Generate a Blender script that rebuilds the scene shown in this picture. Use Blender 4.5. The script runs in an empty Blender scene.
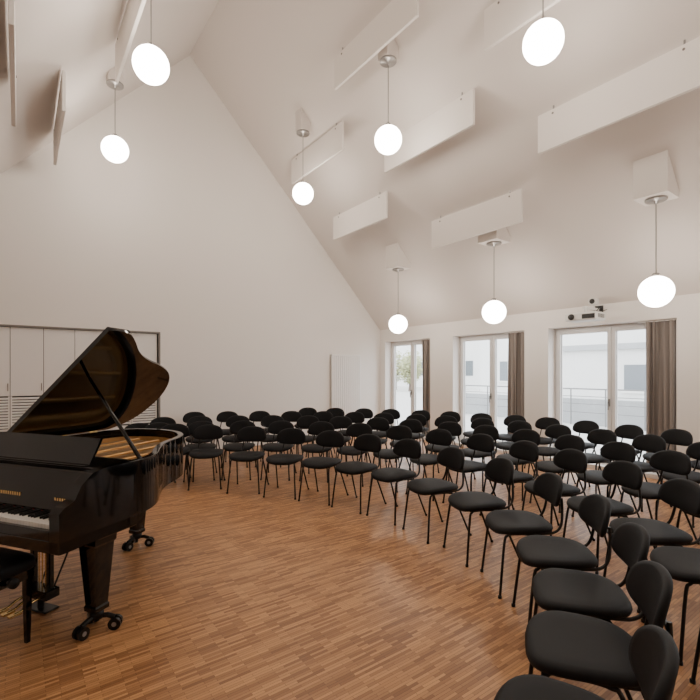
import bpy, math, random
from mathutils import Vector, Matrix
random.seed(7)
C = bpy.context.scene.collection

# ------------------------------------------------------------ materials
def mat(name, col, rough=0.5, metal=0.0, coat=0.0, emis=None, es=0.0, bump=0.0, bscale=50, var=0.0, spec=None):
    m = bpy.data.materials.new(name); m.use_nodes = True
    nt = m.node_tree; b = nt.nodes["Principled BSDF"]
    b.inputs["Base Color"].default_value = (*col, 1)
    b.inputs["Roughness"].default_value = rough
    b.inputs["Metallic"].default_value = metal
    b.inputs["Coat Weight"].default_value = coat
    if spec is not None: b.inputs["Specular IOR Level"].default_value = spec
    if emis:
        b.inputs["Emission Color"].default_value = (*emis, 1)
        b.inputs["Emission Strength"].default_value = es
    if bump or var:
        tc = nt.nodes.new("ShaderNodeTexCoord"); n = nt.nodes.new("ShaderNodeTexNoise")
        n.inputs["Scale"].default_value = bscale; n.inputs["Detail"].default_value = 4
        nt.links.new(tc.outputs["Object"], n.inputs["Vector"])
        if bump:
            bp = nt.nodes.new("ShaderNodeBump"); bp.inputs["Strength"].default_value = bump
            bp.inputs["Distance"].default_value = 0.002
            nt.links.new(n.outputs["Fac"], bp.inputs["Height"]); nt.links.new(bp.outputs["Normal"], b.inputs["Normal"])
        if var:
            mx = nt.nodes.new("ShaderNodeMix"); mx.data_type = 'RGBA'
            mx.inputs["A"].default_value = (*[c*(1-var) for c in col], 1)
            mx.inputs["B"].default_value = (*[min(1, c*(1+var)) for c in col], 1)
            nt.links.new(n.outputs["Fac"], mx.inputs["Factor"]); nt.links.new(mx.outputs["Result"], b.inputs["Base Color"])
    return m

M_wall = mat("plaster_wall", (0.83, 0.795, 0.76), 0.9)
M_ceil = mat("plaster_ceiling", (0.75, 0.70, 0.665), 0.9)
M_panel = mat("acoustic_white", (0.82, 0.775, 0.735), 0.8)
M_white = mat("white_lacquer", (0.84, 0.82, 0.80), 0.4)
M_cab = mat("cabinet_white", (0.80, 0.78, 0.76), 0.45)
M_wframe = mat("window_frame_white", (0.76, 0.75, 0.74), 0.4)
M_dark = mat("dark_gap", (0.02, 0.02, 0.02), 0.6)
M_greytrim = mat("grey_trim", (0.18, 0.165, 0.15), 0.5)
M_fabric = mat("black_upholstery", (0.0055, 0.006, 0.0075), 0.6, bump=0.3, bscale=400, spec=0.22)
M_steel = mat("black_steel", (0.006, 0.006, 0.006), 0.35, spec=0.35)
M_chrome = mat("canopy_grey_metal", (0.34, 0.33, 0.32), 0.35, metal=0.7)
M_piano = mat("piano_black_lacquer", (0.002, 0.002, 0.0022), 0.06, spec=0.45)
M_pianosat = mat("piano_black_satin", (0.006, 0.006, 0.006), 0.35, spec=0.3)
M_gold = mat("gold_iron_plate", (0.78, 0.47, 0.18), 0.4, metal=0.4, var=0.15, bscale=8)
M_brass = mat("brass", (0.75, 0.52, 0.22), 0.25, metal=1.0)
M_string = mat("piano_strings", (0.75, 0.66, 0.5), 0.3, metal=0.9)
M_felt = mat("red_felt", (0.35, 0.03, 0.02), 0.9)
M_ivory = mat("ivory_keys", (0.85, 0.83, 0.78), 0.25)
M_wood = mat("soundboard_spruce", (0.72, 0.42, 0.17), 0.35, var=0.2, bscale=12)
M_globe = mat("opal_globe", (0.9, 0.9, 0.9), 0.3, emis=(1.0, 0.89, 0.765), es=26.0)
M_curtain = mat("taupe_curtain", (0.27, 0.235, 0.215), 0.9, bump=0.2, bscale=300)
M_render = mat("white_render", (0.78, 0.78, 0.77), 0.9, var=0.04, bscale=2)
M_greybld = mat("grey_cladding", (0.40, 0.41, 0.42), 0.7, var=0.1, bscale=3)
M_leaf = mat("leaves", (0.42, 0.43, 0.24), 0.7, var=0.3, bscale=2)
M_bark = mat("bark", (0.14, 0.11, 0.09), 0.9, var=0.3, bscale=10)
M_pave = mat("terrace_paving", (0.55, 0.54, 0.52), 0.9, var=0.15, bscale=4)
M_rail = mat("railing_steel", (0.20, 0.20, 0.20), 0.5)
M_glassdark = mat("outer_window_glass", (0.16, 0.18, 0.20), 0.15)
M_proj = mat("projector_shell", (0.72, 0.72, 0.70), 0.4)

def glass():
    m = bpy.data.materials.new("clear_pane"); m.use_nodes = True
    nt = m.node_tree; nt.nodes.clear()
    o = nt.nodes.new("ShaderNodeOutputMaterial"); mx = nt.nodes.new("ShaderNodeMixShader")
    t = nt.nodes.new("ShaderNodeBsdfTransparent"); g = nt.nodes.new("ShaderNodeBsdfGlossy")
    g.inputs["Roughness"].default_value = 0.02; mx.inputs[0].default_value = 0.05
    t.inputs["Color"].default_value = (0.97, 0.98, 0.98, 1)
    nt.links.new(t.outputs[0], mx.inputs[1]); nt.links.new(g.outputs[0], mx.inputs[2]); nt.links.new(mx.outputs[0], o.inputs[0])
    return m
M_glass = glass()

def floormat():
    m = bpy.data.materials.new("industrial_parquet"); m.use_nodes = True
    nt = m.node_tree; b = nt.nodes["Principled BSDF"]
    tc = nt.nodes.new("ShaderNodeTexCoord")
    br = nt.nodes.new("ShaderNodeTexBrick")
    br.inputs["Scale"].default_value = 1.0
    br.inputs["Brick Width"].default_value = 0.16; br.inputs["Row Height"].default_value = 0.018
    br.inputs["Mortar Size"].default_value = 0.0007
    br.inputs["Color1"].default_value = (0.60, 0.315, 0.138, 1)
    br.inputs["Color2"].default_value = (0.265, 0.118, 0.048, 1)
    br.inputs["Mortar"].default_value = (0.11, 0.05, 0.022, 1)
    br.inputs["Bias"].default_value = 0.0
    br.offset = 0.37; br.offset_frequency = 2
    nt.links.new(tc.outputs["Object"], br.inputs["Vector"])
    n = nt.nodes.new("ShaderNodeTexNoise"); n.inputs["Scale"].default_value = 1.2; n.inputs["Detail"].default_value = 6
    nt.links.new(tc.outputs["Object"], n.inputs["Vector"])
    mp = nt.nodes.new("ShaderNodeMapping"); mp.inputs["Scale"].default_value = (8, 90, 1)
    nt.links.new(tc.outputs["Object"], mp.inputs["Vector"])
    n2 = nt.nodes.new("ShaderNodeTexNoise"); n2.inputs["Scale"].default_value = 1.0; n2.inputs["Detail"].default_value = 3
    nt.links.new(mp.outputs[0], n2.inputs["Vector"])
    hs = nt.nodes.new("ShaderNodeHueSaturation")
    mr = nt.nodes.new("ShaderNodeMapRange"); mr.inputs["To Min"].default_value = 0.77; mr.inputs["To Max"].default_value = 1.25
    ad = nt.nodes.new("ShaderNodeMath"); ad.operation = 'ADD'
    ml = nt.nodes.new("ShaderNodeMath"); ml.operation = 'MULTIPLY'; ml.inputs[1].default_value = 0.5
    nt.links.new(n.outputs["Fac"], ad.inputs[0]); nt.links.new(n2.outputs["Fac"], ad.inputs[1]); nt.links.new(ad.outputs[0], ml.inputs[0])
    nt.links.new(ml.outputs[0], mr.inputs["Value"]); nt.links.new(mr.outputs[0], hs.inputs["Value"])
    nt.links.new(br.outputs["Color"], hs.inputs["Color"]); nt.links.new(hs.outputs[0], b.inputs["Base Color"])
    b.inputs["Roughness"].default_value = 0.37; b.inputs["Specular IOR Level"].default_value = 0.42
    return m
M_floor = floormat()

# ------------------------------------------------------------ mesh builder
def catmull(P, n=6, closed=False):
    P = [Vector(p) for p in P]; out = []
    N = len(P)
    for i in range(N if closed else N-1):
        p1, p2 = P[i], P[(i+1) % N]
        p0 = P[i-1] if (closed or i > 0) else p1
        p3 = P[(i+2) % N] if (closed or i+2 < N) else p2
        for k in range(n):
            t = k/n
            out.append(0.5*((2*p1)+(p2-p0)*t+(2*p0-5*p1+4*p2-p3)*t*t+(3*p1-p0-3*p2+p3)*t**3))
    if not closed: out.append(P[-1])
    return out

class MB:
    def __init__(s): s.v=[]; s.f=[]; s.m=[]; s.sm=[]; s.mats=[]; s.T=Matrix.Identity(4)
    def mi(s, m):
        if m not in s.mats: s.mats.append(m)
        return s.mats.index(m)
    def add(s, vs, fs, m, smooth=False):
        o=len(s.v); s.v += [s.T @ Vector(v) for v in vs]; k=s.mi(m)
        for f in fs: s.f.append([i+o for i in f]); s.m.append(k); s.sm.append(smooth)
    def box(s, a, b, m):
        x0,y0,z0=a; x1,y1,z1=b
        s.add([(x0,y0,z0),(x1,y0,z0),(x1,y1,z0),(x0,y1,z0),(x0,y0,z1),(x1,y0,z1),(x1,y1,z1),(x0,y1,z1)],
              [(0,3,2,1),(4,5,6,7),(0,1,5,4),(1,2,6,5),(2,3,7,6),(3,0,4,7)], m)
    def bbox(s, a, b, m, r=0.005):
        x0,y0,z0=a; x1,y1,z1=b
        pts=[]
        for (z,i) in ((z0,r),(z0+r,0),(z1-r,0),(z1,r)):
            X0,X1,Y0,Y1=x0+i,x1-i,y0+i,y1-i
            pts += [(X0+r,Y0,z),(X1-r,Y0,z),(X1,Y0+r,z),(X1,Y1-r,z),(X1-r,Y1,z),(X0+r,Y1,z),(X0,Y1-r,z),(X0,Y0+r,z)]
        f=[tuple(range(7,-1,-1)), tuple(range(24,32))]
        for l in range(3):
            for k in range(8):
                f.append((l*8+k, l*8+(k+1)%8, (l+1)*8+(k+1)%8, (l+1)*8+k))
        s.add(pts,f,m)
    def prism(s, poly, axis, a, b, m):
        def P(p,t):
            return {'x':(t,p[0],p[1]),'y':(p[0],t,p[1]),'z':(p[0],p[1],t)}[axis]
        n=len(poly); vs=[P(p,a) for p in poly]+[P(p,b) for p in poly]
        fs=[tuple(range(n-1,-1,-1)), tuple(range(n,2*n))]+[(i,(i+1)%n,n+(i+1)%n,n+i) for i in range(n)]
        s.add(vs,fs,m)
    def tube(s, P, r, m, seg=8, cap=True):
        P=[Vector(p) for p in P]; vs=[]; fs=[]
        ref=None
        rr = r if isinstance(r,(list,tuple)) else [r]*len(P)
        for i,p in enumerate(P):
            d=(P[min(i+1,len(P)-1)]-P[max(i-1,0)]).normalized()
            if ref is None:
                ref=Vector((1,0,0)) if abs(d.x)<0.8 else Vector((0,1,0))
            u=(ref-d*ref.dot(d)).normalized(); w=d.cross(u); ref=u
            for k in range(seg):
                a=2*math.pi*k/seg; vs.append(p+(u*math.cos(a)+w*math.sin(a))*rr[i])
        for i in range(len(P)-1):
            for k in range(seg):
                fs.append((i*seg+k,i*seg+(k+1)%seg,(i+1)*seg+(k+1)%seg,(i+1)*seg+k))
        s.add(vs,fs,m,True)
        if cap:
            n=len(P)-1
            s.add(vs[:seg],[tuple(range(seg-1,-1,-1))],m); s.add(vs[n*seg:],[tuple(range(seg))],m)
    def lathe(s, prof, c, m, seg=24, smooth=True, axis='z'):
        vs=[];fs=[];n=len(prof)
        for (r,z) in prof:
            for k in range(seg):
                a=2*math.pi*k/seg; p=(r*math.cos(a), r*math.sin(a), z)
                if axis=='x': p=(p[2],p[0],p[1])
                if axis=='y': p=(p[0],p[2],p[1])
                vs.append((c[0]+p[0],c[1]+p[1],c[2]+p[2]))
        for i in range(n-1):
            for k in range(seg):
                fs.append((i*seg+k,i*seg+(k+1)%seg,(i+1)*seg+(k+1)%seg,(i+1)*seg+k))
        s.add(vs,fs,m,smooth)
    def loft(s, rings, m, fn=None):
        n=len(rings[0]); vs=[p for r in rings for p in r]; 
        if fn: vs=[fn(p) for p in vs]
        fs=[]
        for i in range(len(rings)-1):
            for k in range(n):
                fs.append((i*n+k,i*n+(k+1)%n,(i+1)*n+(k+1)%n,(i+1)*n+k))
        fs.append(tuple(range(n-1,-1,-1))); fs.append(tuple((len(rings)-1)*n+k for k in range(n)))
        s.add(vs,fs,m,True)
    def mesh(s, name):
        me=bpy.data.meshes.new(name); me.from_pydata([tuple(v) for v in s.v],[],s.f)
        for m in s.mats: me.materials.append(m)
        me.polygons.foreach_set("material_index", s.m); me.polygons.foreach_set("use_smooth", s.sm)
        me.update(); return me
    def obj(s, name, parent=None, loc=(0,0,0), rot=(0,0,0)):
        o=bpy.data.objects.new(name, s.mesh(name)); C.objects.link(o); o.location=loc; o.rotation_euler=rot
        if parent: o.parent=parent
        return o

# ------------------------------------------------------------ room dims
H=1.55; TH=math.radians(36.25); ct,st=math.cos(TH),math.sin(TH)
def cam2room(r,t): return (r*ct+t*st, -r*st+t*ct)
XR=7.42; YB=8.82; YF=-4.0; RX=2.643; RZ=7.66; EZ=2.62; XL=2*RX-XR
SL=(RZ-EZ)/(XR-RX)
def ceilz(x): return RZ-SL*abs(x-RX)

b=MB(); b.box((XL-0.3,YF-0.3,-0.1),(XR+0.4,YB+0.4,0),M_floor); b.obj("floor")
NX0,NX1,NZ=-1.85,2.10,2.29
b=MB()
b.prism([(XL,0),(NX0,0),(NX0,NZ),(XL,NZ)],'y',YB,YB+0.3,M_wall)
b.prism([(NX1,0),(XR,0),(XR,NZ),(NX1,NZ)],'y',YB,YB+0.3,M_wall)
b.prism([(XL,NZ),(XR,NZ),(XR,EZ),(RX,RZ),(XL,EZ)],'y',YB,YB+0.3,M_wall)
b.box((NX0,YB+0.28,0),(NX1,YB+0.3,NZ),M_wall)
b.obj("wall_back")
b=MB(); b.prism([(XL,0),(XR,0),(XR,EZ),(RX,RZ),(XL,EZ)],'y',YF-0.3,YF,M_wall); b.obj("wall_front")
b=MB(); b.box((XL-0.3,YF-0.3,0),(XL,YB+0.3,EZ),M_wall); b.obj("wall_left")
b=MB()
XO=XR+0.1; XI=XL-0.1; th=0.3
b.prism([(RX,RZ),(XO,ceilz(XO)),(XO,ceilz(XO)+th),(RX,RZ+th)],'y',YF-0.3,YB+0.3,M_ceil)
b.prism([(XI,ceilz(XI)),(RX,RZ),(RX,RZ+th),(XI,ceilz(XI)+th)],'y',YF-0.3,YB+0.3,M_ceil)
b.obj("ceiling")
wins=[(7.08,8.62),(4.74,6.42),(2.38,4.28),(0.25,2.00),(-2.0,-0.15)]
WT=2.31; SB=0.06; XRO=XR+0.36
b=MB(); y=YF-0.3
for (a,c) in sorted(wins):
    b.box((XR,y,0),(XRO,a,WT),M_wall); b.box((XR,a,0),(XRO,c,SB),M_wall); y=c
b.box((XR,y,0),(XRO,YB+0.3,WT),M_wall)
b.box((XR,YF-0.3,WT),(XRO,YB+0.3,EZ),M_wall)
b.obj("wall_right")
b=MB(); b.box((NX1+0.02,YB-0.012,0),(XR,YB,0.06),M_white); b.obj("baseboard_back")
b=MB(); y=YF
for (a,c) in sorted(wins): b.box((XR-0.012,y,0),(XR,a,0.06),M_white); y=c
b.obj("baseboard_right")

# windows
for i,(a,c) in enumerate(wins):
    b=MB(); x0,x1=XR+0.22,XR+0.29; fw=0.055
    b.box((x0,a,SB),(x1,a+fw,WT),M_wframe); b.box((x0,c-fw,SB),(x1,c,WT),M_wframe)
    b.box((x0,a+fw,WT-fw),(x1,c-fw,WT),M_wframe); b.box((x0,a+fw,SB),(x1,c-fw,SB+fw),M_wframe)
    mid=(a+c)/2; lw=0.065; X0,X1=x0-0.02,x1-0.01
    for (p,q) in ((a+fw-0.01,mid),(mid,c-fw+0.01)):
        zb,zt=SB+fw-0.01,WT-fw+0.01
        b.bbox((X0,p+0.003,zb),(X1,p+lw,zt),M_wframe); b.bbox((X0,q-lw,zb),(X1,q-0.003,zt),M_wframe)
        b.box((X0,p+lw,zt-lw),(X1,q-lw,zt),M_wframe); b.box((X0,p+lw,zb),(X1,q-lw,zb+lw+0.02),M_wframe)
        g=X0+0.035
        b.add([(g,p+lw,zb+lw),(g,q-lw,zb+lw),(g,q-lw,zt-lw),(g,p+lw,zt-lw)],[(0,1,2,3)],M_glass)
        for (ya,yb_) in ((p+lw,p+lw+.006),(q-lw-.006,q-lw)): b.box((g-.004,ya,zb+lw),(g+.004,yb_,zt-lw),M_greytrim)
    b.box((X0-0.012,mid+0.015,1.0),(X0,mid+0.045,1.12),M_chrome)
    b.box((X0-0.05,mid+0.022,1.05),(X0-0.012,mid+0.038,1.07),M_chrome)
    b.box((X0-0.05,mid+0.022,0.94),(X0-0.035,mid+0.038,1.07),M_chrome)
    b.obj("window_%d"%(i+1))
def curtain(a,c):
    b=MB(); n=90; vs=[];fs=[]
    zs=[0.075,0.6,1.2,1.8,2.2,2.29]
    for j,z in enumerate(zs):
        for k in range(n+1):
            t=k/n; y=a+(c-a)*t
            amp=0.04*(1-0.35*j/len(zs))
            x=XR+0.085+amp*math.sin(t*(c-a)/0.075*2*math.pi+0.6*math.sin(z*1.3))+0.008*math.sin(t*23+z)
            vs.append((x,y+0.012*math.sin(t*40+z*0.7),z))
    for j in range(len(zs)-1):
        for k in range(n):
            o=j*(n+1)+k; fs.append((o,o+1,o+n+2,o+n+1))
    b.add(vs,fs,M_curtain,True)
    b.box((XR+0.07,a,2.285),(XR+0.10,c+0.1,2.31),M_white)
    b.obj("curtain")
curtain(7.1,7.42); curtain(4.77,5.12); curtain(2.41,2.80); curtain(0.27,0.65)

# cabinet in niche
b=MB(); yf=YB+0.035
b.box((NX0+0.03,yf+0.02,0.0),(NX1-0.03,YB+0.27,NZ-0.03),M_dark)
w=0.4355; x=-0.126-4*w
while x<NX1-0.05:
    xa=max(x,NX0+0.03)+0.004; xb=min(x+w,NX1-0.03)-0.004
    if xb-xa>0.05:
        b.bbox((xa,yf,1.17),(xb,yf+0.02,NZ-0.035),M_cab,0.002)
        b.box((xb-0.03,yf-0.012,1.25),(xb-0.018,yf,1.37),M_greytrim)
        z=0.62
        while z<1.14:
            b.prism([(yf+0.0,z),(yf+0.02,z+0.012),(yf+0.02,z+0.032),(yf+0.0,z+0.02)],'x',xa+0.02,xb-0.02,M_cab); z+=0.045
        b.box((xa,yf,0.6),(xa+0.02,yf+0.02,1.165),M_cab); b.box((xb-0.02,yf,0.6),(xb,yf+0.02,1.165),M_cab)
        b.bbox((xa,yf,0.08),(xb,yf+0.02,0.595),M_cab,0.002)
    x+=w
b.obj("built_in_cabinet")
b=MB()
b.box((NX0,YB-0.006,NZ-0.03),(NX1,YB+0.05,NZ),M_greytrim); b.box((NX1-0.03,YB-0.006,0),(NX1,YB+0.05,NZ-0.03),M_greytrim)
b.box((NX0,YB-0.006,0),(NX0+0.03,YB+0.05,NZ-0.03),M_greytrim)
b.obj("trim_1")

# radiator
b=MB(); n=14; xa,xb=5.88,6.74; p=(xb-xa)/n
for i in range(n):
    b.bbox((xa+i*p+0.003,YB-0.085,0.16),(xa+(i+1)*p-0.003,YB-0.06,1.95),M_white,0.006)
b.box((xa+0.01,YB-0.06,0.17),(xb-0.01,YB-0.035,1.94),M_white)
b.bbox((xa,YB-0.09,1.93),(xb,YB-0.03,1.965),M_white,0.004)
for x in (xa+0.12,xb-0.12):
    for z in (0.4,1.7): b.box((x,YB-0.036,z),(x+0.04,YB-0.001,z+0.04),M_white)
b.tube([(xb-0.06,YB-0.05,0.17),(xb-0.06,YB-0.05,0.0)],0.009,M_white)
b.tube([(xb-0.11,YB-0.05,0.17),(xb-0.11,YB-0.05,0.0)],0.009,M_white)
b.obj("radiator")

# ------------------------------------------------------------ acoustic panels
def panel(x,y0,y1):
    A=(RZ-SL*RX-H) if x<RX else (RZ+SL*RX-H)
    k=(A-0.05)/(A-0.34); x*=k; y0*=k; y1*=k; h=0.46*k
    b=MB(); zt=ceilz(x)-0.05; zb=zt-h
    b.bbox((x-0.02,y0,zb),(x+0.02,y1,zt),M_panel,0.004)
    for y in (y0+0.2,y1-0.2):
        b.tube([(x,y,zt-0.01),(x,y,ceilz(x)-0.001)],0.01,M_chrome,8)
        for sx in (-1,1): b.tube([(x+sx*0.019,y,zt-0.05),(x+sx*0.026,y,zt-0.05)],0.013,M_greytrim,10)
    b.obj("acoustic_panel")
for (x,y0,y1) in [(3.74,3.76,5.47),(4.24,5.97,7.67),(4.68,3.70,5.44),(5.14,5.92,7.56),(5.14,1.39,3.09),(5.68,3.66,5.37),(4.24,1.5,3.2),
                  (3.74,-0.8,0.9),(4.68,-0.8,0.9),(5.68,-0.8,0.9),
                  (0.40,6.0,7.65),(0.95,4.45,6.1),(-0.05,4.0,5.65),(-0.6,6.0,7.65),(0.40,1.6,3.3),(-0.6,1.6,3.3)]:
    panel(x,y0,y1)

# ------------------------------------------------------------ pendant lamps
def lamp(x,y,zg,zc,low):
    b=MB(); R=0.188; N=16
    prof=[(R*math.sin(math.pi*i/N)+1e-4, -R*math.cos(math.pi*i/N)) for i in range(N+1)]
    b.lathe(prof,(x,y,zg),M_globe,30)
    b.lathe([(0.001,R+0.035),(0.035,R+0.033),(0.045,R+0.01),(0.045,R-0.012)],(x,y,zg),M_chrome,20)
    b.tube([(x,y,zg+R+0.02),(x,y,zc)],0.007,M_chrome,6)
    b.lathe([(0.001,-0.05),(0.02,-0.05),(0.028,-0.02),(0.11,-0.018),(0.118,-0.01),(0.118,0.012),(0.001,0.012)],(x,y,zc),M_chrome,28)
    if low:
        s=0.18
        zl,zh=ceilz(x+s)+0.02,ceilz(x-s)+0.02
        b.prism([(x-s,zc+0.01),(x+s,zc+0.01),(x+s,zl),(x-s,zh)],'y',y-s,y+s,M_panel)
    else:
        s=0.10; e=0.02
        b.prism([(x-s,zc+0.01),(x+s,zc+0.01),(x+s,ceilz(x+s)+e),(x-s,ceilz(x-s)+e)],'y',y-s,y+s,M_ceil)
    b.obj("globe_pendant_lamp")
for y in (2.196,4.498,6.79,-0.1): lamp(6.19,y,2.52,3.63,True)
for y in (2.418,4.70,7.02,0.12): lamp(4.10,y,4.755,5.84,False)
for y in (5.23,7.53,2.93,0.63): lamp(1.15,y,4.89,5.86,False)

# ------------------------------------------------------------ chair
def se(n,a,bb,p,taper=0.0):
    out=[]
    for k in range(n):
        t=2*math.pi*k/n; c,s=math.cos(t),math.sin(t)
        x=a*math.copysign(abs(c)**(2/p),c); y=bb*math.copysign(abs(s)**(2/p),s)
        out.append((x*(1+taper*y/bb),y))
    return out
def chair_mesh():
    b=MB()
    base=se(36,0.222,0.215,3.0,0.06)
    prof=[(0.6,0.434),(0.90,0.434),(0.975,0.439),(1.0,0.453),(0.985,0.466),(0.94,0.475),(0.85,0.480),(0.6,0.482),(0.3,0.482)]
    def sag(p):
        x,y,z=p; f=max(0,y/0.215)
        return (x,y,z-0.03*f**3+0.010*(x/0.22)**2 - 0.004)
    b.loft([[(x*s,y*s,z) for x,y in base] for s,z in prof],M_fabric,sag)
    bb=se(36,0.203,0.104,2.6,-0.07)
    prof=[(0.5,0.016),(0.85,0.015),(0.96,0.010),(1.0,0.0),(0.97,-0.012),(0.88,-0.018),(0.5,-0.02)]
    def bk(p):
        x,h,d=p
        return (x, -0.255+0.055*(x/0.208)**2+d-h*0.22, 0.700+h-0.012*(x/0.208)**2)
    b.loft([[(x*s,z*s,d) for x,z in bb] for s,d in prof],M_fabric,bk)
    for sx in (-1,1):
        P=[(0.205*sx,0.205,0.0),(0.178*sx,0.165,0.36),(0.17*sx,0.14,0.415),(0.165*sx,0.09,0.425),(0.16*sx,-0.12,0.425),
           (0.155*sx,-0.2,0.435),(0.145*sx,-0.245,0.48),(0.125*sx,-0.262,0.58),(0.115*sx,-0.262,0.66)]
        b.tube(catmull(P,5),0.0095,M_steel,8)
        P=[(0.165*sx,0.02,0.424),(0.17*sx,-0.07,0.415),(0.178*sx,-0.115,0.37),(0.215*sx,-0.275,0.0)]
        b.tube(catmull(P,5),0.0095,M_steel,8)
        for p in ((0.205*sx,0.205),(0.215*sx,-0.275)):
            b.lathe([(0.001,0),(0.013,0),(0.013,0.018),(0.001,0.02)],(p[0],p[1],0),M_steel,10)
    b.tube([(-0.165,0.12,0.423),(0.165,0.12,0.423)],0.009,M_steel,8)
    b.tube([(-0.16,-0.1,0.423),(0.16,-0.1,0.423)],0.009,M_steel,8)
    b.tube([(-0.12,-0.262,0.62),(0,-0.275,0.62),(0.12,-0.262,0.62)],0.008,M_steel,8)
    return b.mesh("padded_chair")
CH=chair_mesh()
cc=cam2room(-1.4,3.2)
def place_chair(X,Y,jit=0.05,off=0):
    dx,dy=cc[0]-X,cc[1]-Y
    ang=math.atan2(dy,dx)-math.pi/2+random.uniform(-jit,jit)+math.radians(off)
    o=bpy.data.objects.new("padded_chair",CH); C.objects.link(o); o.location=(X,Y,0); o.rotation_euler=(0,0,ang)
row1=[(-2.98,6.35,0),(-2.45,6.25,0),(-1.95,6.12,0),(-1.35,5.93,0),(-.82,5.72,0),(-.34,5.5,0),(.08,5.2,0),(.475,4.84,0),(.80,4.34,0),(1.08,3.83,0),(1.23,3.29,0),(1.25,2.74,2),(1.14,2.24,5),(.93,1.80,10),(.64,1.37,15)]
for r,t,o in row1:
    X,Y=cam2room(r,t); place_chair(X,Y,0.03,o)
for k,(R,amin) in enumerate([(3.47,-66),(4.33,-50),(5.19,-38),(6.03,-30)]):
    stp=math.degrees(0.575/R); a=amin+ (k%2)*stp*0.5
    while a<92:
        X=cc[0]+R*math.cos(math.radians(a)); Y=cc[1]+R*math.sin(math.radians(a))
        if Y<8.3 and X>1.5 and X<6.95: place_chair(X+random.uniform(-.02,.02),Y+random.uniform(-.02,.02),0.07, 3 if a<-25 else 0)
        a+=stp

# ------------------------------------------------------------ grand piano
PO=cam2room(-2.17,2.57)
piano=bpy.data.objects.new("grand_piano",None); C.objects.link(piano)
piano.location=(PO[0],PO[1],0); piano.rotation_euler=(0,0,-math.radians(56.25))
W=.705
ctrl=[(W,.30),(W,.52),(.69,.64),(.62,.78),(.51,.92),(.41,1.06),(.34,1.20),(.285,1.36),(.19,1.54),(.03,1.69),(-.18,1.77),(-.38,1.78),(-.55,1.73),(-.67,1.61),(-W,1.44),(-W,1.0),(-W,.30)]
outl=[(p.x,p.y) for p in catmull([(x,y,0) for x,y in ctrl],5)]
def offset(pl,d):
    out=[]
    for i,p in enumerate(pl):
        a=Vector(pl[max(i-1,0)]); c=Vector(pl[min(i+1,len(pl)-1)]); t=(c-a).normalized()
        nrm=Vector((-t.y,t.x)); out.append((p[0]+nrm.x*d,p[1]+nrm.y*d))
    return out
inn=offset(outl,0.045)
ZR0,ZR1=0.66,1.0
b=MB(); n=len(outl)
def strip(pa,za,pb,zb,m):
    vs=[(x,y,za) for x,y in pa]+[(x,y,zb) for x,y in pb]
    b.add(vs,[(i,i+1,n+i+1,n+i) for i in range(n-1)],m,True)
strip(outl,ZR0,outl,ZR1-.004,M_piano); strip(outl,ZR1-.004,offset(outl,.004),ZR1,M_piano)
strip(offset(outl,.004),ZR1,offset(inn,-.004),ZR1,M_piano); strip(offset(inn,-.004),ZR1,inn,ZR1-.004,M_piano)
strip(inn,ZR1-.004,inn,.93,M_piano); strip(inn,.93,inn,ZR0,M_wood); strip(inn,ZR0,outl,ZR0,M_piano)
b.obj("rim",piano)
b=MB(); b.prism(offset(outl,0.02),'z',0.665,0.69,M_pianosat)
for (x) in (-0.45,-0.15,0.15,0.4): b.box((x-0.03,0.3,0.62),(x+0.03,1.0,0.67),M_pianosat)
b.obj("underside",piano)
b=MB(); b.prism(inn,'z',0.835,0.845,M_wood); b.obj("soundboard",piano)
b=MB()
i1=offset(outl,0.05); i2=offset(outl,0.15)
vs=[(x,y,0.885) for x,y in i1]+[(x,y,0.90) for x,y in i2]+[(x,y,0.845) for x,y in i2]
fs=[]
for j in range(2):
    for i in range(n-1): fs.append((j*n+i,j*n+i+1,(j+1)*n+i+1,(j+1)*n+i))
b.add(vs,fs,M_gold,True)
b.bbox((-.65,.50,.86),(.65,.66,.905),M_gold)
def send(x):
    best=0.7
    for i in range(len(i2)-1):
        a,c=i2[i],i2[i+1]
        if (a[0]-x)*(c[0]-x)<=0 and a[1]>0.6 and abs(a[0]-c[0])>1e-6:
            t=(x-a[0])/(c[0]-a[0]); best=max(best,a[1]+(c[1]-a[1])*t)
    return best
for x in (-.42,-.18,.06,.26,.42):
    e=send(x); b.bbox((x-.016,.6,.87),(x+.016,e+.03,.925),M_gold)
b.obj("iron_plate",piano)
b=MB()
for i in range(80):
    x=-.54+1.08*i/79
    e=send(x)
    if e>0.75: b.box((x-.0012,.58,.906),(x+.0012,e,.909),M_string)
    b.tube([(x,.53+.02*(i%3),.90),(x,.53+.02*(i%3),.935)],0.003,M_string,5)
b.obj("strings",piano)
b=MB()
for i in range(64):
    x=-.54+.96*i/63; b.box((x-.005,.70,.91),(x+.005,.735,.945),M_pianosat)
b.box((-.55,.665,.905),(.44,.675,.915),M_felt)
b.obj("dampers",piano)
b=MB()
pf=[(0.0,.60),(.46,.60),(.46,1.0),(.30,1.0),(.20,.985),(.13,.93),(.09,.86),(.03,.835),(0.0,.81)]
b.prism(pf,'x',.635,W+.002,M_piano); b.prism(pf,'x',-W-.002,-.635,M_piano)
b.obj("cheeks",piano)
b=MB(); b.bbox((-W-.002,.0,.595),(W+.002,.52,.665),M_piano,0.006); b.bbox((-.635,.0,.66),(.635,.03,.715),M_piano)
b.box((-.635,.03,.66),(-.614,.2,.745),M_piano); b.box((.614,.03,.66),(.635,.2,.745),M_piano)
b.obj("keybed",piano)
b=MB(); kw=1.225/52
for i in range(52):
    x=-.6125+i*kw; b.bbox((x+.0006,.035,.70),(x+kw-.0006,.19,.735),M_ivory,0.001)
b.box((-.6125,.19,.70),(.6125,.20,.74),M_felt)
for i in range(51):
    if [1,0,1,1,0,1,1][i%7]:
        x=-.6125+(i+1)*kw; b.bbox((x-.0055,.085,.73),(x+.0055,.19,.747),M_pianosat,0.002)
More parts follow.
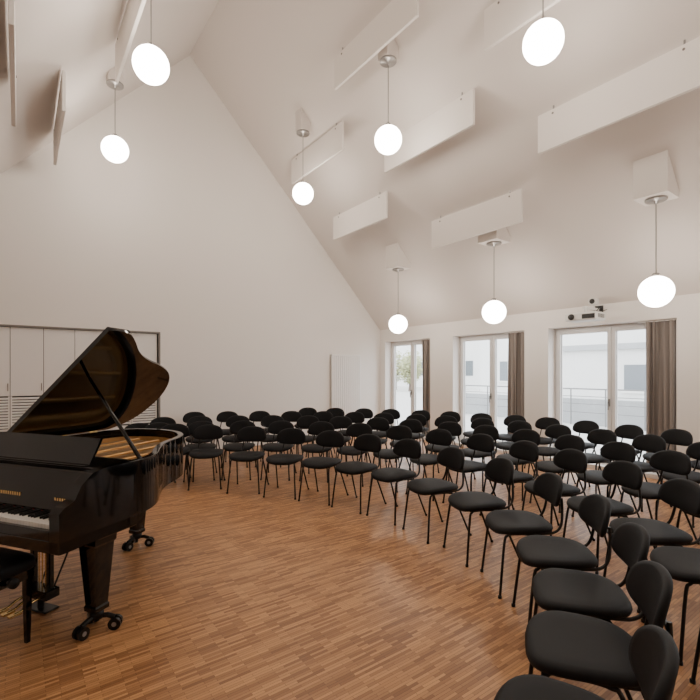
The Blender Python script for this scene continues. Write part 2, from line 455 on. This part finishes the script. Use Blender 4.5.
b.obj("keyboard",piano)
b=MB()
b.prism([(.19,.735),(.205,.735),(.255,.95),(.235,.955)],'x',-.635,.635,M_piano)
b.bbox((-.635,.235,.945),(.635,.52,.975),M_piano)
for i in range(11): b.box((-.10+i*.02,.2035,.80),(-.088+i*.02,.216,.822),M_brass)
for i in range(9): b.box((.40+i*.02,.2035,.80),(.412+i*.02,.216,.818),M_brass)
b.obj("fallboard",piano)
b=MB()
b.bbox((-.60,.30,.972),(.60,.56,.985),M_piano)
b.prism([(.33,.985),(.345,.98),(.43,1.135),(.415,1.14)],'x',-.52,.52,M_piano)
b.prism([(.40,.985),(.41,.985),(.43,1.12),(.42,1.12)],'x',-.02,.02,M_piano)
b.bbox((-.52,.30,.985),(.52,.335,.995),M_piano)
b.obj("music_desk",piano)
# lid
phi=math.radians(37.0); hx,hz=-.71,1.004
S0=0.60
lidctrl=[(.655,S0),(.66,.70),(.635,.80),(.56,.90),(.47,1.00),(.395,1.11),(.335,1.24),(.285,1.38),(.19,1.56),(.04,1.70),(-.17,1.79),(-.38,1.80),(-.56,1.75),(-.685,1.62),(-.715,1.44),(-.715,S0)]
lo=[(p.x,p.y) for p in catmull([(x,y,0) for x,y in lidctrl],5)]
def LP(r,s,d):
    w=r-hx; return (hx+w*math.cos(phi)-d*math.sin(phi), s, hz+w*math.sin(phi)+d*math.cos(phi))
def lidprism(b,pl,d0,d1,m):
    n=len(pl); vs=[LP(x,y,d0) for x,y in pl]+[LP(x,y,d1) for x,y in pl]
    b.add(vs,[tuple(range(n-1,-1,-1)),tuple(range(n,2*n))]+[(i,(i+1)%n,n+(i+1)%n,n+i) for i in range(n)],m)
b=MB(); lidprism(b,lo,0.0,0.02,M_piano)
lidprism(b,[(-.71,S0+.01),(.65,S0+.01),(.64,.80),(.55,.90),(.50,.96),(-.71,.96)],0.022,0.040,M_piano)
for s in (.7,1.1,1.4): b.tube([(hx,s-.04,hz),(hx,s+.04,hz)],.007,M_brass,8)
b.obj("lid",piano)
b=MB(); tp=LP(hx+.84,.80,-0.005)
b.tube([(.66,.58,.95),(.66,.58,1.0),tp],[.012,.014,.011],M_piano,8); b.obj("lid_prop",piano)
def leg(x,y):
    b=MB()
    def q(h,w): return [(x-w,y-w,h),(x+w,y-w,h),(x+w,y+w,h),(x-w,y+w,h)]
    rings=[q(.12,.036),(q(.125,.046)),q(.15,.048),q(.16,.042),q(.52,.066),q(.535,.075),q(.60 if y<1 else .67,.078)]
    vs=[p for r in rings for p in r]; fs=[(3,2,1,0),tuple((len(rings)-1)*4+k for k in range(4))]
    for i in range(len(rings)-1):
        for k in range(4): fs.append((i*4+k,i*4+(k+1)%4,(i+1)*4+(k+1)%4,(i+1)*4+k))
    b.add(vs,fs,M_piano)
    b.lathe([(.001,.075),(.04,.075),(.04,.12),(.001,.125)],(x,y,0),M_pianosat,16)
    for k in range(3):
        a=math.radians(30+120*k); dx,dy=math.cos(a),math.sin(a)
        b.tube([(x,y,.085),(x+dx*.06,y+dy*.06,.085),(x+dx*.10,y+dy*.10,.07)],.015,M_pianosat,8)
        ax=Vector((-dy,dx,0)); c=Vector((x+dx*.105,y+dy*.105,.036))
        for sgn in (-1,1):
            c2=c+ax*.018*sgn
            b.tube([c2-ax*.010,c2+ax*.010],.036,M_pianosat,18)
            b.tube([c2-ax*.0115,c2+ax*.0115],.014,M_chrome,12)
        b.tube([c-ax*.03,c+ax*.03],.006,M_chrome,8)
    b.obj("leg",piano)
leg(.56,.35); leg(-.58,.35); leg(-.23,1.44)
b=MB()
for x in (-.075,.075): b.bbox((x-.017,.40,.12),(x+.017,.435,.62),M_piano)
b.bbox((-.11,.36,.08),(.11,.46,.14),M_piano); b.bbox((-.10,.38,.57),(.10,.46,.62),M_piano)
for x in (-.03,0,.03): b.tube([(x,.42,.13),(x,.42,.6)],.004,M_brass,6)
for x in (-.06,0,.06):
    b.tube(catmull([(x,.38,.10),(x,.30,.095),(x,.25,.075),(x,.20,.07)],4),.009,M_brass,8)
    b.bbox((x-.018,.17,.062),(x+.018,.24,.076),M_brass,.003)
for x in (-.06,.06): b.tube([(x,.45,.12),(x*1.4,.68,.62)],.006,M_pianosat,6)
b.bbox((-.11,.36,0.0),(.11,.46,.012),M_pianosat); b.tube([(0,.41,0.01),(0,.41,.09)],.02,M_pianosat,8)
b.obj("pedal_lyre",piano)

# piano bench
def L2R(x,y):
    a=-math.radians(56.25); return (PO[0]+x*math.cos(a)-y*math.sin(a), PO[1]+x*math.sin(a)+y*math.cos(a))
b=MB()
base=se(36,.29,.17,6)
b.loft([[(x*s,y*s,z) for x,y in base] for s,z in [(.7,.43),(.97,.43),(1,.44),(1,.475),(.975,.49),(.9,.497),(.5,.502)]],M_fabric)
b.bbox((-.26,-.145,.37),(.26,.145,.432),M_piano)
for sx in (-1,1):
    for sy in (-1,1):
        x,y=sx*.235,sy*.12
        rings=[[(x+i*w,y+j*w,h) for i,j in((-1,-1),(1,-1),(1,1),(-1,1))] for h,w in((0,.011),(.37,.018))]
        b.add(rings[0]+rings[1],[(3,2,1,0),(4,5,6,7)]+[(k,(k+1)%4,4+(k+1)%4,4+k) for k in range(4)],M_piano)
    b.tube([(sx*.26,0,.40),(sx*.29,0,.40)],.01,M_chrome,8); b.lathe([(.001,-.012),(.028,-.012),(.028,.012),(.001,.012)],(sx*.30,0,.40),M_pianosat,16,axis='x')
X,Y=L2R(0.06,.00); b.obj("piano_bench",loc=(X,Y,0),rot=(0,0,-math.radians(56.25)))

# projector on wall arm
b=MB(); px,py,pz=6.98,3.43,2.39
b.bbox((px-.16,py-.24,pz-.06),(px+.16,py+.24,pz+.06),M_proj,.015)
b.box((px-.162,py-.22,pz-.04),(px-.159,py-.03,pz+.03),M_dark)
b.lathe([(.001,-.03),(.04,-.03),(.048,0),(.048,.02)],(px-.16,py+.13,pz),M_dark,20,axis='x')
for k in range(8): b.box((px-.10+k*.025,py-.242,pz-.03),(px-.09+k*.025,py-.239,pz+.03),M_dark)
b.box((px-.06,py-.06,pz+.055),(px+.06,py+.06,pz+.07),M_proj)
b.tube([(px,py,pz+.06),(px,py,pz+.15)],.02,M_proj,12)
b.box((px-.03,py-.025,pz+.13),(XR-.015,py+.025,pz+.165),M_proj)
b.box((XR-.02,py-.07,pz+.05),(XR,py+.07,pz+.21),M_dark)
b.tube(catmull([(px+.1,py-.1,pz+.05),(px+.15,py-.13,pz+.13),(px+.28,py-.1,pz+.10),(XR,py-.12,pz+.14)],5),.006,M_dark,6)
b.bbox((7.18,3.36,2.60),(7.28,3.48,2.70),M_proj,.01); b.tube([(7.24,3.42,2.60),(7.24,3.42,2.55)],.012,M_proj,8)
b.lathe([(.001,-.02),(.035,-.02),(.04,0)],(7.18,3.42,2.65),M_dark,16,axis='x')
b.obj("projector")

# ------------------------------------------------------------ outside
b=MB(); b.box((XRO+.0,-25,-.12),(60,45,-.02),M_pave); b.obj("ground")
def building(name,x0,y0,x1,y1,h,m,z0,wh,wd,gap):
    b=MB(); b.box((x0,y0,-.02),(x1,y1,h),m); b.box((x0-.15,y0-.15,h),(x1+.15,y1+.15,h+.2),M_greybld)
    z=z0
    while z<h-wh:
        y=y0+.8
        while y<y1-wd:
            b.box((x0-.03,y,z),(x0+.02,y+wd,z+wh),M_glassdark); b.box((x0-.08,y-.06,z-.08),(x0,y+wd+.06,z),M_white)
            b.box((x0-.05,y+wd/2-.03,z),(x0,y+wd/2+.03,z+wh),M_white); y+=gap
        z+=3.0
    b.obj(name)
building("apartment_building",24,3,32,18.5,7.0,M_render,1.0,1.2,1.2,3.0)
building("annex_building",17,1.0,21,10.5,2.35,M_render,0.9,0.9,1.6,3.6)
b=MB(); b.box((13.6,0,-.02),(13.8,12,.75),M_greybld); b.obj("garden_wall")
b=MB()
y=0.0
while y<12.01: b.box((13.4,y,-.02),(13.43,y+.03,1.05),M_rail); y+=1.0
for z in (.35,.6,.82): b.box((13.405,0,z),(13.42,12.0,z+.02),M_rail)
b.box((13.39,-.02,1.03),(13.44,12.03,1.07),M_rail)
b.obj("terrace_railing")
def tree(x,y,h,seed):
    rnd=random.Random(seed); b=MB()
    b.tube([(x,y,-.02),(x+.1,y,h*.35),(x,y+.1,h*.7)],[.18,.13,.06],M_bark,10)
    for k in range(8):
        a=rnd.uniform(0,6.28); z=h*rnd.uniform(.3,.6)
        b.tube([(x,y,z),(x+math.cos(a)*h*.2,y+math.sin(a)*h*.2,z+h*.2)],[.06,.02],M_bark,6)
    vs=[];fs=[]
    for k in range(1800):
        d=Vector((rnd.gauss(0,1),rnd.gauss(0,1),rnd.gauss(0,1))).normalized()*rnd.random()**.4
        p=Vector((x+d.x*h*.32,y+d.y*h*.32,h*.6+d.z*h*.42))
        u=Vector((rnd.gauss(0,1),rnd.gauss(0,1),rnd.gauss(0,1))).normalized(); w=u.orthogonal().normalized(); s=rnd.uniform(.06,.13)
        o=len(vs); vs+=[p+u*s,p+w*s*.6,p-u*s,p-w*s*.6]; fs.append((o,o+1,o+2,o+3))
    b.add(vs,fs,M_leaf); b.obj("tree")
tree(26.5,29.5,3.4,1); tree(25.5,26.5,2.9,2); tree(30,31,3.6,4)
b=MB(); b.box((34,26,-.02),(46,42,5.0),M_render); b.box((33.8,25.8,5.0),(46.2,42.2,5.3),M_greybld)
for y in range(27,41,3): b.box((33.95,y,1.2),(34.02,y+1.3,2.6),M_glassdark)
b.obj("townhouse")

# ------------------------------------------------------------ world, camera
w=bpy.data.worlds.new("overcast_sky"); bpy.context.scene.world=w; w.use_nodes=True
bg=w.node_tree.nodes["Background"]; bg.inputs[0].default_value=(.92,.96,1.0,1); bg.inputs[1].default_value=6.0
cd=bpy.data.cameras.new("camera"); cam=bpy.data.objects.new("camera",cd); C.objects.link(cam)
cam.location=(0,0,H); cam.rotation_euler=(math.pi/2,0,-TH)
cd.sensor_width=36; cd.lens=450/700*36; cd.shift_y=22/700; cd.clip_start=0.05; cd.clip_end=200
bpy.context.scene.camera=cam
